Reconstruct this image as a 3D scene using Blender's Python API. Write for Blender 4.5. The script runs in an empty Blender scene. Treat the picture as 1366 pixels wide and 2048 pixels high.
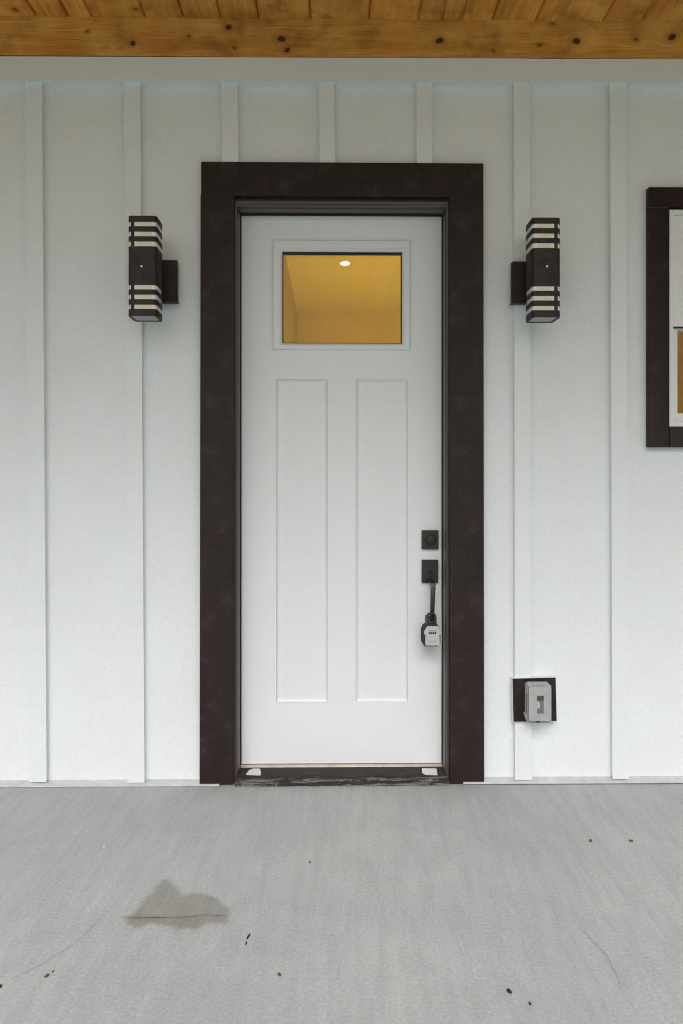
import bpy, bmesh, math, random
from mathutils import Vector, noise
random.seed(7)
R = math.radians
SC = bpy.context.scene
COL = SC.collection

# ------------------------------------------------------------------ camera
ROOF_Y = -2.2                               # outer edge of the porch roof, out of view, placed to shade the upper wall
FPX, CX, HY = 1553.0, 683.0, 960.0          # focal length in photo pixels, image centre, horizon row
CAM_Y, CAM_Z, YAW = -2.85, 1.11, R(0.8)
cam = bpy.data.cameras.new('camera')
cam.sensor_fit = 'VERTICAL'; cam.sensor_height = 36.0
cam.lens = FPX / 2048 * 36.0
cam.shift_y = -(1024 - HY) / 2048
cam.clip_start = 0.02; cam.clip_end = 1500
cam_o = bpy.data.objects.new('camera', cam); COL.objects.link(cam_o)
cam_o.location = (0, CAM_Y, CAM_Z); cam_o.rotation_euler = (R(90), 0, -YAW)
SC.camera = cam_o

# ------------------------------------------------------------------ sky, sun, exposure
SUN_EL, SUN_AZ = R(46), R(184)             # azimuth clockwise from +Y: a veiled sun behind the camera
w = bpy.data.worlds.new('World'); SC.world = w; w.use_nodes = True
nt = w.node_tree; nt.nodes.clear()
sky = nt.nodes.new('ShaderNodeTexSky'); sky.sky_type = 'NISHITA'; sky.sun_disc = False
sky.sun_elevation = SUN_EL; sky.sun_rotation = SUN_AZ
sky.air_density = 1.0; sky.dust_density = 4.0
hs = nt.nodes.new('ShaderNodeHueSaturation'); hs.inputs['Saturation'].default_value = 0.56
bg = nt.nodes.new('ShaderNodeBackground'); bg.inputs['Strength'].default_value = 0.095
wo = nt.nodes.new('ShaderNodeOutputWorld')
nt.links.new(sky.outputs[0], hs.inputs['Color']); nt.links.new(hs.outputs[0], bg.inputs['Color'])
nt.links.new(bg.outputs[0], wo.inputs['Surface'])
sl = bpy.data.lights.new('sun', 'SUN'); sl.energy = 1.18; sl.angle = R(38); sl.color = (1.0, 0.997, 0.99)
so = bpy.data.objects.new('sun', sl); COL.objects.link(so)
sd = Vector((math.sin(SUN_AZ) * math.cos(SUN_EL), math.cos(SUN_AZ) * math.cos(SUN_EL), math.sin(SUN_EL)))
so.location = sd * 60; so.rotation_euler = (-sd).to_track_quat('-Z', 'Y').to_euler()
SC.view_settings.view_transform = 'Standard'; SC.view_settings.look = 'None'
SC.view_settings.exposure = 0.66; SC.view_settings.gamma = 1.0; SC.view_settings.use_curve_mapping = False
SC.cycles.pixel_filter_type = 'BLACKMAN_HARRIS'; SC.cycles.filter_width = 1.05
SC.cycles.max_bounces = 14; SC.cycles.diffuse_bounces = 8; SC.cycles.transparent_max_bounces = 16

# ------------------------------------------------------------------ helpers
_ct, _st = math.cos(YAW), math.sin(YAW)
def at(px, py, y):
    """the point on the plane at depth y that the photograph shows at pixel (px, py)"""
    xc, zc = (px - CX) / FPX, -(py - HY) / FPX
    t = (y - CAM_Y) / (_ct - xc * _st)
    return Vector((t * (_st + xc * _ct), y, CAM_Z + t * zc))
def on_floor(px, py, z=0.0):
    xc, zc = (px - CX) / FPX, -(py - HY) / FPX
    t = (z - CAM_Z) / zc
    return Vector((t * (_st + xc * _ct), CAM_Y + t * (_ct - xc * _st), z))
def px2m(y): return (y - CAM_Y) / FPX

def empty(name, loc, label, cat, group=None):
    o = bpy.data.objects.new(name, None); COL.objects.link(o)
    o.location = loc; o.empty_display_size = 0.05
    o['label'] = label; o['category'] = cat
    if group: o['group'] = group
    return o
def tag(o, label=None, cat=None, group=None, kind=None):
    if label: o['label'] = label
    if cat: o['category'] = cat
    if group: o['group'] = group
    if kind: o['kind'] = kind
    return o
def smooth(o, ang=35):
    me = o.data
    me.polygons.foreach_set('use_smooth', [True] * len(me.polygons))
    me.set_sharp_from_angle(angle=R(ang))
def world_loc(o):
    v = Vector((0, 0, 0))
    while o: v += o.location; o = o.parent
    return v
def build(name, bm, mat, parent=None, bevel=0.0, seg=2, sm=True):
    """link a bmesh given in world coordinates as one object; its origin sits at its own centre-bottom"""
    bmesh.ops.remove_doubles(bm, verts=bm.verts, dist=1e-6)
    if bevel > 0:
        es = [e for e in bm.edges if len(e.link_faces) == 2 and e.calc_face_angle(0) > R(25)]
        bmesh.ops.bevel(bm, geom=es, offset=bevel, segments=seg, profile=0.6, affect='EDGES', clamp_overlap=True)
    bmesh.ops.recalc_face_normals(bm, faces=bm.faces)
    lo = Vector((min(v.co.x for v in bm.verts), min(v.co.y for v in bm.verts), min(v.co.z for v in bm.verts)))
    hi = Vector((max(v.co.x for v in bm.verts), max(v.co.y for v in bm.verts), max(v.co.z for v in bm.verts)))
    org = Vector(((lo.x + hi.x) / 2, (lo.y + hi.y) / 2, lo.z))
    bm.transform(__import__('mathutils').Matrix.Translation(-org))
    me = bpy.data.meshes.new(name); bm.to_mesh(me); bm.free()
    o = bpy.data.objects.new(name, me); COL.objects.link(o)
    if mat: me.materials.append(mat)
    if parent: o.parent = parent; o.location = org - world_loc(parent)
    else: o.location = org
    if sm: smooth(o)
    return o
def box(bm, x0, x1, y0, y1, z0, z1):
    v = [bm.verts.new(p) for p in ((x0,y0,z0),(x1,y0,z0),(x1,y1,z0),(x0,y1,z0),(x0,y0,z1),(x1,y0,z1),(x1,y1,z1),(x0,y1,z1))]
    for f in ((0,1,2,3),(4,5,6,7),(0,1,5,4),(1,2,6,5),(2,3,7,6),(3,0,4,7)): bm.faces.new([v[i] for i in f])
    return v
def prism(bm, pts, yf, yb):
    """outline of (x, z) points extruded from yf to yb"""
    a = [bm.verts.new((x, yf, z)) for x, z in pts]; b = [bm.verts.new((x, yb, z)) for x, z in pts]
    bm.faces.new(a); bm.faces.new(b[::-1])
    n = len(pts)
    for i in range(n): bm.faces.new((a[i], a[(i+1) % n], b[(i+1) % n], b[i]))
def pxprism(bm, pts, yf, yb):
    q = [at(px, py, yf) for px, py in pts]
    prism(bm, [(p.x, p.z) for p in q], yf, yb)
def pxbox(x0, y0, x1, y1, yf, yb):
    bm = bmesh.new(); pxprism(bm, [(x0,y0),(x1,y0),(x1,y1),(x0,y1)], yf, yb); return bm
def B(*a):
    bm = bmesh.new(); box(bm, *a); return bm
def loft(bm, rects, fill=False):
    """nested rectangles (x0, x1, z0, z1, y) bridged one to the next"""
    prev = None
    for x0, x1, z0, z1, y in rects:
        vs = [bm.verts.new(p) for p in ((x0,y,z0),(x1,y,z0),(x1,y,z1),(x0,y,z1))]
        if prev:
            for i in range(4): bm.faces.new((prev[i], prev[(i+1) % 4], vs[(i+1) % 4], vs[i]))
        prev = vs
    if fill: bm.faces.new(prev)
def sheet(bm, xs, zs, holes, yf, yb):
    """slab in the wall plane with rectangular openings; holes = set of (i, j) cells left out"""
    vs = {}
    def V(i, j, y):
        k = (i, j, y)
        if k not in vs: vs[k] = bm.verts.new((xs[i], y, zs[j]))
        return vs[k]
    nx, nz = len(xs) - 1, len(zs) - 1
    solid = lambda i, j: 0 <= i < nx and 0 <= j < nz and (i, j) not in holes
    for i in range(nx):
        for j in range(nz):
            if not solid(i, j): continue
            for y in (yf, yb): bm.faces.new((V(i,j,y), V(i+1,j,y), V(i+1,j+1,y), V(i,j+1,y)))
            if not solid(i-1, j): bm.faces.new((V(i,j,yf), V(i,j+1,yf), V(i,j+1,yb), V(i,j,yb)))
            if not solid(i+1, j): bm.faces.new((V(i+1,j,yf), V(i+1,j+1,yf), V(i+1,j+1,yb), V(i+1,j,yb)))
            if not solid(i, j-1): bm.faces.new((V(i,j,yf), V(i+1,j,yf), V(i+1,j,yb), V(i,j,yb)))
            if not solid(i, j+1): bm.faces.new((V(i,j+1,yf), V(i+1,j+1,yf), V(i+1,j+1,yb), V(i,j+1,yb)))
def rrect(w_, h_, r, n=5):
    """rounded rectangle outline centred on 0"""
    out = []
    for cx, cy, a0 in ((w_/2-r, h_/2-r, 0), (-w_/2+r, h_/2-r, 90), (-w_/2+r, -h_/2+r, 180), (w_/2-r, -h_/2+r, 270)):
        for k in range(n + 1):
            a = R(a0 + 90 * k / n); out.append((cx + r * math.cos(a), cy + r * math.sin(a)))
    return out
def tube(bm, pts, rad, n=10, closed=False):
    """round bar along a list of points; rad is a number or one per point"""
    rings = []
    for i, p in enumerate(pts):
        a = pts[max(i-1, 0)]; b = pts[min(i+1, len(pts)-1)]
        d = (b - a).normalized(); u = d.orthogonal().normalized() if i == 0 else (rings[-1][1] - d * rings[-1][1].dot(d)).normalized()
        v = d.cross(u); r = rad[i] if isinstance(rad, (list, tuple)) else rad
        rings.append(([bm.verts.new(p + u * r * math.cos(2*math.pi*k/n) + v * r * math.sin(2*math.pi*k/n)) for k in range(n)], u))
    for (a, _), (b, _) in zip(rings, rings[1:]):
        for k in range(n): bm.faces.new((a[k], a[(k+1) % n], b[(k+1) % n], b[k]))
    bm.faces.new(rings[0][0][::-1]); bm.faces.new(rings[-1][0])
def disc_y(bm, cx, cz, r, yf, yb, n=28):
    prism(bm, [(cx + r*math.cos(2*math.pi*k/n), cz + r*math.sin(2*math.pi*k/n)) for k in range(n)], yf, yb)

# ------------------------------------------------------------------ materials
class N:
    def __init__(s, name):
        s.m = bpy.data.materials.new(name); s.m.use_nodes = True; s.t = s.m.node_tree
        s.p = s.t.nodes['Principled BSDF']; s.out = s.t.nodes['Material Output']
        s.co = s.t.nodes.new('ShaderNodeTexCoord')
    def n(s, typ, **kw):
        nd = s.t.nodes.new(typ)
        for k, v in kw.items(): setattr(nd, k, v)
        return nd
    def l(s, a, b): s.t.links.new(a, b)
    def noise(s, scale, vec=None, detail=4, rough=0.55, stretch=None, space='Object', dist=0.0):
        v = vec or s.co.outputs[space]
        if stretch:
            mp = s.n('ShaderNodeMapping'); mp.inputs['Scale'].default_value = stretch; s.l(v, mp.inputs['Vector']); v = mp.outputs[0]
        nz = s.n('ShaderNodeTexNoise'); nz.inputs['Scale'].default_value = scale; nz.inputs['Detail'].default_value = detail
        nz.inputs['Roughness'].default_value = rough; nz.inputs['Distortion'].default_value = dist
        s.l(v, nz.inputs['Vector']); return nz.outputs['Fac']
    def ramp(s, fac, stops):
        r = s.n('ShaderNodeValToRGB'); e = r.color_ramp.elements
        while len(e) < len(stops): e.new(0.5)
        for i, (p, c) in enumerate(stops):
            e[i].position = p; e[i].color = (c, c, c, 1) if isinstance(c, (int, float)) else (*c, 1)
        s.l(fac, r.inputs['Fac']); return r.outputs['Color']
    def mix(s, fac, a, b, mode='MIX'):
        m = s.n('ShaderNodeMix', data_type='RGBA', blend_type=mode)
        for sock, v in ((m.inputs[0], fac), (m.inputs[6], a), (m.inputs[7], b)):
            if isinstance(v, (int, float)): sock.default_value = v if sock == m.inputs[0] else (v, v, v, 1)
            elif isinstance(v, tuple): sock.default_value = (*v, 1)
            else: s.l(v, sock)
        return m.outputs[2]
    def math(s, op, a, b=0.0, clamp=False):
        m = s.n('ShaderNodeMath', operation=op, use_clamp=clamp)
        for i, v in enumerate((a, b)):
            if isinstance(v, (int, float)): m.inputs[i].default_value = v
            else: s.l(v, m.inputs[i])
        return m.outputs[0]
    def bump(s, h, strength, dist=0.002):
        b = s.n('ShaderNodeBump'); b.inputs['Strength'].default_value = strength; b.inputs['Distance'].default_value = dist
        s.l(h, b.inputs['Height']); s.l(b.outputs[0], s.p.inputs['Normal'])
    def base(s, c):
        if isinstance(c, tuple): s.p.inputs['Base Color'].default_value = (*c, 1)
        else: s.l(c, s.p.inputs['Base Color'])
    def set(s, **kw):
        for k, v in kw.items():
            sk = s.p.inputs[k.replace('_', ' ')]
            if isinstance(v, (int, float)): sk.default_value = v
            else: s.l(v, sk)
        return s

def m_white(name, col, mott=0.05, grain=0.35, rough=0.55, dirt=0.0):
    s = N(name)
    a = s.noise(2.2, detail=5, space='Object'); b = s.noise(230, detail=4, rough=0.85)
    c = s.mix(s.ramp(a, [(0.35, 0.0), (0.7, 1.0)]), tuple(x * (1 - mott) for x in col), col)
    c = s.mix(s.math('MULTIPLY', s.ramp(b, [(0.36, 1.0), (0.60, 0.0)]), 0.42), c, tuple(x * 0.66 for x in col))
    c = s.mix(s.math('MULTIPLY', s.ramp(s.noise(5.5, detail=4), [(0.45, 0.0), (0.70, 1.0)]), 0.30), c, (col[0] * 0.93, col[1] * 0.975, col[2] * 1.0))
    if dirt:
        d = s.noise(70, detail=3, rough=0.8)
        c = s.mix(s.math('MULTIPLY', s.ramp(d, [(0.74, 0.0), (0.78, 1.0)]), dirt), c, (0.22, 0.2, 0.18))
    s.base(c); s.set(Roughness=rough)
    g = s.noise(220, detail=6, rough=0.7, stretch=(1, 1, 0.35))
    s.bump(g, grain, 0.0016)
    return s.m
def m_plain(name, col, rough=0.5, metal=0.0, var=0.12, scale=60, bump=0.12, coat=0.0):
    s = N(name)
    a = s.noise(scale, detail=5, rough=0.65)
    s.base(s.mix(s.ramp(a, [(0.3, 0.0), (0.7, 1.0)]), tuple(x * (1 - var) for x in col), tuple(min(1, x * (1 + var)) for x in col)))
    s.set(Roughness=s.ramp(s.noise(scale * 0.6, detail=3), [(0.3, max(0.02, rough - 0.08)), (0.7, min(1, rough + 0.1))]), Metallic=metal)
    if coat: s.set(Coat_Weight=coat, Coat_Roughness=0.25)
    s.bump(s.noise(scale * 6, detail=4), bump, 0.001)
    return s.m
def m_trim(name, col, dust=(0.11, 0.095, 0.088), rough=0.45):
    """dark brown painted boards with faint smudges and a few pale specks"""
    s = N(name)
    a = s.noise(9, detail=6, rough=0.6); c = s.mix(s.ramp(a, [(0.4, 0.0), (0.75, 1.0)]), col, tuple(x * 1.6 for x in col))
    smud = s.noise(13, detail=6, rough=0.7, dist=0.15)
    c = s.mix(s.math('MULTIPLY', s.ramp(smud, [(0.52, 0.0), (0.80, 1.0)]), 0.30), c, dust)
    spk = s.noise(150, detail=2, rough=0.6)
    c = s.mix(s.math('MULTIPLY', s.ramp(spk, [(0.715, 0.0), (0.76, 1.0)]), 0.6), c, (0.40, 0.37, 0.34))
    s.base(c); s.set(Roughness=s.ramp(a, [(0.3, rough), (0.7, rough + 0.15)]), Specular_IOR_Level=0.27)
    s.bump(s.noise(160, detail=6, rough=0.65), 0.25, 0.0012)
    return s.m
def m_wood(name, along, base, dark, light, knots=None, vor=None, rough=0.5, k=1.0):
    """stained pine; along = 'X' or 'Y' grain direction; knots = list of (dx, dz, radius) in the board's own coordinates"""
    s = N(name)
    inf = s.n('ShaderNodeObjectInfo')
    sep = s.n('ShaderNodeSeparateXYZ'); s.l(s.co.outputs['Object'], sep.inputs[0])
    rnd = s.math('MULTIPLY', inf.outputs['Random'], 37.0)
    L, W = (sep.outputs['X'], sep.outputs['Z']) if along == 'X' else (sep.outputs['Y'], sep.outputs['X'])
    kmask = khalo = None; Wd = W
    if knots:
        wl_ = s.math('MULTIPLY', s.math('SUBTRACT', s.noise(55, detail=3), 0.5), 0.010); ww_ = s.math('MULTIPLY', s.math('SUBTRACT', s.noise(62, detail=3), 0.5), 0.010)
        L2, W2 = s.math('ADD', L, wl_), s.math('ADD', W, ww_)
    for kx, kz, kr in (knots or []):
        tl = random.uniform(-.45, .45); dx_ = s.math('SUBTRACT', L2, kx); dz = s.math('SUBTRACT', W2, kz)
        dx = s.math('MULTIPLY', s.math('ADD', dx_, s.math('MULTIPLY', dz, tl)), random.uniform(.62, .95))
        d = s.math('SQRT', s.math('ADD', s.math('MULTIPLY', dx, dx), s.math('MULTIPLY', dz, dz)))
        q = s.math('DIVIDE', d, kr)
        g = s.math('POWER', 2.718, s.math('MULTIPLY', s.math('MULTIPLY', q, q), -0.09))
        push = s.math('MULTIPLY', s.math('MULTIPLY', g, 0.9), dz)
        Wd = s.math('SUBTRACT', Wd, push)
        h = s.math('SUBTRACT', 1.0, s.math('MULTIPLY', q, 0.36), True)
        khalo = h if khalo is None else s.math('MAXIMUM', khalo, h)
        m = s.math('MULTIPLY', s.math('MULTIPLY', s.math('SUBTRACT', 1.12, q), 4.0, True), 1.0 if kr > 0.0075 else 0.55)
        kmask = m if kmask is None else s.math('MAXIMUM', kmask, m)
    cb = s.n('ShaderNodeCombineXYZ'); s.l(s.math('MULTIPLY', L, 0.9), cb.inputs[0]); s.l(s.math('MULTIPLY', Wd, 16.0), cb.inputs[1]); s.l(rnd, cb.inputs[2])
    big = s.noise(1.4, vec=cb.outputs[0], detail=5, rough=0.6, dist=0.8)
    cb2 = s.n('ShaderNodeCombineXYZ'); s.l(s.math('MULTIPLY', L, 4.0), cb2.inputs[0]); s.l(s.math('MULTIPLY', Wd, 160.0), cb2.inputs[1]); s.l(rnd, cb2.inputs[2])
    fine = s.noise(1.5, vec=cb2.outputs[0], detail=6, rough=0.7)
    cb3 = s.n('ShaderNodeCombineXYZ'); s.l(L, cb3.inputs[0]); s.l(W, cb3.inputs[1]); s.l(rnd, cb3.inputs[2])
    blot = s.noise(5.0, vec=cb3.outputs[0], detail=3, rough=0.6)
    c = s.mix(s.ramp(big, [(0.32, 0.0), (0.68, 1.0)]), dark, base)
    c = s.mix(s.math('MULTIPLY', s.ramp(fine, [(0.38, 1.0), (0.60, 0.0)]), 0.75 * k), c, tuple(x * 0.62 for x in dark))
    c = s.mix(s.math('MULTIPLY', s.ramp(blot, [(0.40, 0.0), (0.70, 1.0)]), 0.55), c, light)
    c = s.mix(s.math('MULTIPLY', s.ramp(s.noise(11, vec=cb3.outputs[0], detail=4), [(0.52, 0.0), (0.70, 1.0)]), 0.62 * k), c, tuple(x * 0.55 for x in dark))
    if vor:
        vm = s.n('ShaderNodeTexVoronoi'); vm.inputs['Scale'].default_value = vor; vm.inputs['Randomness'].default_value = 1.0
        s.l(cb3.outputs[0], vm.inputs['Vector'])
        c = s.mix(s.ramp(vm.outputs['Distance'], [(0.05, 0.95), (0.11, 0.0)]), c, (0.035, 0.012, 0.006))
        c = s.mix(s.math('MULTIPLY', s.ramp(vm.outputs['Distance'], [(0.10, 0.7), (0.30, 0.0)]), 0.6), c, tuple(x * 0.55 for x in dark))
    if kmask is not None:
        c = s.mix(s.math('MULTIPLY', khalo, 0.75), c, tuple(x * 0.55 for x in dark))
        c = s.mix(s.math('MULTIPLY', kmask, 0.93), c, (0.028, 0.011, 0.006))
    hv = s.n('ShaderNodeHueSaturation'); s.l(c, hv.inputs['Color'])
    s.l(s.math('ADD', 0.88, s.math('MULTIPLY', inf.outputs['Random'], 0.24)), hv.inputs['Value'])
    s.base(hv.outputs[0]); s.set(Roughness=rough)
    s.bump(s.math('ADD', fine, s.math('MULTIPLY', big, 1.5)), 0.35, 0.0014)
    return s.m
def m_glass(name, tint=(1, 1, 1)):
    s = N(name); s.t.nodes.remove(s.p)
    tr = s.n('ShaderNodeBsdfTransparent'); tr.inputs[0].default_value = (*tint, 1)
    gl = s.n('ShaderNodeBsdfGlossy'); gl.inputs['Roughness'].default_value = 0.02
    fr = s.n('ShaderNodeFresnel'); fr.inputs['IOR'].default_value = 1.27
    mx = s.n('ShaderNodeMixShader'); s.l(fr.outputs[0], mx.inputs[0]); s.l(tr.outputs[0], mx.inputs[1]); s.l(gl.outputs[0], mx.inputs[2])
    s.l(mx.outputs[0], s.out.inputs['Surface']); return s.m
def m_acrylic(name, body=0.35):
    s = N(name); s.base((0.88, 0.87, 0.82)); s.set(Roughness=0.15)
    tr = s.n('ShaderNodeBsdfTransparent'); mx = s.n('ShaderNodeMixShader'); mx.inputs[0].default_value = body
    s.l(tr.outputs[0], mx.inputs[1]); s.l(s.p.outputs[0], mx.inputs[2]); s.l(mx.outputs[0], s.out.inputs['Surface']); return s.m
def m_concrete(stained=False):
    s = N('damp_stained_concrete' if stained else 'broomed_concrete'); geo = s.n('ShaderNodeNewGeometry')
    mp = s.n('ShaderNodeMapping'); mp.inputs['Rotation'].default_value = (0, 0, R(2)); s.l(geo.outputs['Position'], mp.inputs['Vector'])
    v = mp.outputs[0]
    big = s.noise(1.7, vec=v, detail=6, rough=0.62, dist=0.5); mid = s.noise(7, vec=v, detail=7, rough=0.75, dist=0.4)
    strk = s.noise(30, vec=v, detail=5, rough=0.6, stretch=(1.0, 0.12, 1), dist=0.35); fine = s.noise(120, vec=v, detail=6, rough=0.85)
    strk2 = s.noise(62, vec=v, detail=4, rough=0.6, stretch=(1.0, 0.07, 1), dist=0.3)
    grit = s.noise(420, vec=v, detail=2, rough=0.8)
    c = s.mix(s.ramp(big, [(0.3, 0.0), (0.7, 1.0)]), (0.372, 0.385, 0.388), (0.455, 0.462, 0.458))
    c = s.mix(s.math('MULTIPLY', s.ramp(strk, [(0.38, 1.0), (0.58, 0.0)]), 0.34), c, (0.29, 0.30, 0.305))
    c = s.mix(s.math('MULTIPLY', s.ramp(strk2, [(0.60, 0.0), (0.74, 1.0)]), 0.36), c, (0.55, 0.54, 0.54))
    c = s.mix(s.math('MULTIPLY', s.ramp(strk2, [(0.28, 1.0), (0.40, 0.0)]), 0.30), c, (0.27, 0.275, 0.28))
    c = s.mix(s.math('MULTIPLY', s.ramp(mid, [(0.50, 0.0), (0.72, 1.0)]), 0.28), c, (0.31, 0.32, 0.305))
    c = s.mix(s.math('MULTIPLY', s.ramp(mid, [(0.28, 1.0), (0.46, 0.0)]), 0.26), c, (0.53, 0.53, 0.53))
    c = s.mix(s.math('MULTIPLY', s.ramp(fine, [(0.34, 1.0), (0.52, 0.0)]), 0.55), c, (0.20, 0.232, 0.235))
    c = s.mix(s.math('MULTIPLY', s.ramp(fine, [(0.54, 0.0), (0.70, 1.0)]), 0.45), c, (0.66, 0.62, 0.61))
    c = s.mix(s.math('MULTIPLY', s.ramp(grit, [(0.34, 1.0), (0.46, 0.0)]), 0.55), c, (0.16, 0.20, 0.20))
    sp = s.noise(26, vec=v, detail=2, rough=0.5)      # dark pits and rusty freckles
    c = s.mix(s.math('MULTIPLY', s.ramp(sp, [(0.80, 0.0), (0.83, 1.0)]), 0.5), c, (0.14, 0.125, 0.11))
    c = s.mix(1.0, c, (0.965, 0.992, 1.0), 'MULTIPLY')
    if stained:
        wet = s.n('ShaderNodeAttribute'); wet.attribute_name = 'wet'; silt = s.n('ShaderNodeAttribute'); silt.attribute_name = 'silt'
        blot = s.ramp(s.noise(13, vec=v, detail=5), [(0.30, 0.78), (0.62, 1.0)])
        k = s.math('MULTIPLY', wet.outputs['Fac'], blot)
        cw = s.mix(1.0, c, (0.655, 0.625, 0.565), 'MULTIPLY')
        cw = s.mix(s.math('MULTIPLY', silt.outputs['Fac'], 0.70), cw, (0.17, 0.15, 0.115))
        c = s.mix(k, c, cw)
    s.base(c); s.set(Roughness=0.8)
    s.bump(s.math('ADD', s.math('ADD', fine, strk2), mid), 0.4, 0.0022)
    return s.m

WHITE = m_white('white_siding_paint', (0.785, 0.824, 0.834), dirt=0.0)
WHITE_DOOR = m_white('white_door_paint', (0.80, 0.832, 0.842), mott=0.03, grain=0.10, rough=0.42)
VINYL = m_white('white_vinyl', (0.80, 0.81, 0.81), mott=0.03, grain=0.12, rough=0.4, dirt=0.3)
TRIM = m_trim('dark_brown_trim_paint', (0.0150, 0.0084, 0.0078))
def m_jamb():
    s = N('bronze_jamb_paint'); s.base(s.mix(s.noise(9, detail=3), (0.046, 0.037, 0.029), (0.056, 0.046, 0.036))); s.set(Roughness=0.28); return s.m
JAMB = m_jamb()
BLACKM = m_plain('bronze_black_metal', (0.0100, 0.0060, 0.0046), rough=0.55, var=0.2, scale=40, bump=0.08)
HARDW = m_plain('dark_bronze_hardware', (0.030, 0.027, 0.026), rough=0.38, metal=0.35, var=0.25, scale=60, bump=0.06)
GASKET = m_plain('black_gasket', (0.012, 0.010, 0.010), rough=0.7)
CONC = m_concrete()
FLASH = m_plain('grey_painted_flashing', (0.50, 0.52, 0.52), rough=0.5, var=0.14, scale=25, bump=0.3)
ALU = m_plain('pale_aluminium', (0.62, 0.58, 0.52), rough=0.35, metal=0.5, var=0.15, scale=30)
STK = m_plain('white_paper', (0.70, 0.69, 0.67), rough=0.7, var=0.1, scale=90)
GREYP = m_plain('weathered_grey_plastic', (0.34, 0.355, 0.36), rough=0.45, var=0.10, scale=50, bump=0.15)
LIGHTP = m_plain('pale_grey_plastic', (0.43, 0.45, 0.45), rough=0.4, var=0.06, scale=80, bump=0.05)
RUBBER = m_plain('black_rubber', (0.018, 0.018, 0.019), rough=0.5)
SMOKE = m_plain('smoky_plastic_window', (0.15, 0.15, 0.145), rough=0.2)
BROWNP = m_plain('brown_receptacle', (0.075, 0.05, 0.035), rough=0.4)
SCREW = m_plain('bright_screw', (0.75, 0.73, 0.70), rough=0.3, var=0.05)
CREAM = m_plain('cream_reflector', (0.74, 0.68, 0.49), rough=0.4, var=0.06, scale=40)
CLEAR = m_acrylic('clear_acrylic', 0.20)
MILKY = m_acrylic('milky_acrylic', 0.85)
LENS = m_plain('frosted_lens', (0.34, 0.35, 0.35), rough=0.55, var=0.05, scale=30, bump=0.0)
GLASS = m_glass('window_glass')
WB, WD, WL = (0.84, 0.395, 0.068), (0.50, 0.195, 0.030), (0.86, 0.49, 0.12)

# ================================================================== the setting
YP = -0.024                                   # front of the battens; the siding panel is at y = 0
D_Y = 0.090                                   # door face
# ground and porch slab
bm = bmesh.new(); box(bm, -400, 400, -400, 400, -0.7, -0.16)
def m_ground():
    s = N('pale_green_bounce_ground'); a = s.noise(0.6, detail=6); b = s.noise(30, detail=5, rough=0.7)
    c = s.mix(a, (0.29, 0.36, 0.275), (0.40, 0.465, 0.39)); s.base(s.mix(s.math('MULTIPLY', b, 0.5), c, (0.24, 0.28, 0.21))); s.set(Roughness=0.95)  # unseen ground, its pale green chosen to bounce light onto the upper wall
    s.bump(b, 0.6, 0.03); return s.m
tag(build('ground', bm, m_ground(), sm=False), kind='structure')
floor = tag(build('porch_floor', B(-4.2, 4.2, -3.7, 0.0, -0.20, 0.0), CONC, bevel=0.006, sm=False), kind='structure')

# ------------------------------------------------------------------ the house wall
wall = empty('house_wall', (0, 0, 0), 'white board and batten house wall with dark trim round its door and window', 'wall')
j_l, j_r = at(473.5, 900, 0.0).x, at(893, 900, 0.0).x              # jamb outer opening
op_l, op_r, op_t = at(465, 900, 0).x, at(902, 900, 0).x, at(683, 398, 0).z
wx0 = at(1337.5, 600, -0.02).x; wz1 = at(1337, 418, -0.02).z; wz0 = at(1337, 854, -0.02).z
wx1 = wx0 + 0.86
zbot = 0.0125; ztop = at(683, 100, 0).z + 0.06
xs = [-4.2, op_l, op_r, wx0 - 0.004, wx1 + 0.004, 4.2]
zs = [zbot, wz0 - 0.004, wz1 + 0.004, op_t, ztop]
holes = {(1, 0), (1, 1), (1, 2), (3, 1)}
bm = bmesh.new(); sheet(bm, xs, zs, holes, 0.0, 0.012); build('siding_panel', bm, WHITE, wall, sm=False)
bm = bmesh.new(); sheet(bm, [-4.2, op_l - 0.001, op_r + 0.001, wx0 - 0.006, wx1 + 0.006, 4.2], [0.0, wz0 - 0.006, wz1 + 0.006, op_t + 0.002, ztop - 0.002], holes, 0.014, 0.15)
STUD = m_plain('framing_lumber', (0.45, 0.33, 0.2), rough=0.8)
build('wall_framing', bm, STUD, wall, sm=False)

# battens: (left px at top, right px at top, left px at bottom, right px at bottom, bottom row)
FR_B = 160                                     # lower edge of the frieze in the photograph
bat = [(50.5, 82.5, 59, 92, 1563.5), (248.5, 279, 256.5, 288, 1564.5), (443, 473.5, 446, 476, None), (638, 667, 640.5, 669, None),
       (834, 863.5, 834.5, 864, None), (1029, 1058.5, 1031, 1063, 1559), (1221, 1251, 1226, 1257.5, 1557)]
def batten(tl, tr, bl, br, zb):
    a = at(tl, 165, YP).x; b = at(tr, 165, YP).x; zt = at(683, FR_B, -0.045).z + 0.02
    bm = bmesh.new(); prism(bm, [(bl, zb), (br, zb), (b, zt), (a, zt)], YP, -0.0005)
    return build('batten', bm, WHITE, wall, bevel=0.0018)
head_top = at(683, 326.5, -0.025).z
for tl, tr, bl, br, rb in bat:
    if rb: batten(tl, tr, at(bl, rb, YP).x, at(br, rb, YP).x, at(bl, rb, YP).z)
    else: batten(tl, tr, at(bl, 326, YP).x, at(br, 326, YP).x, head_top + 0.0015)
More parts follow.
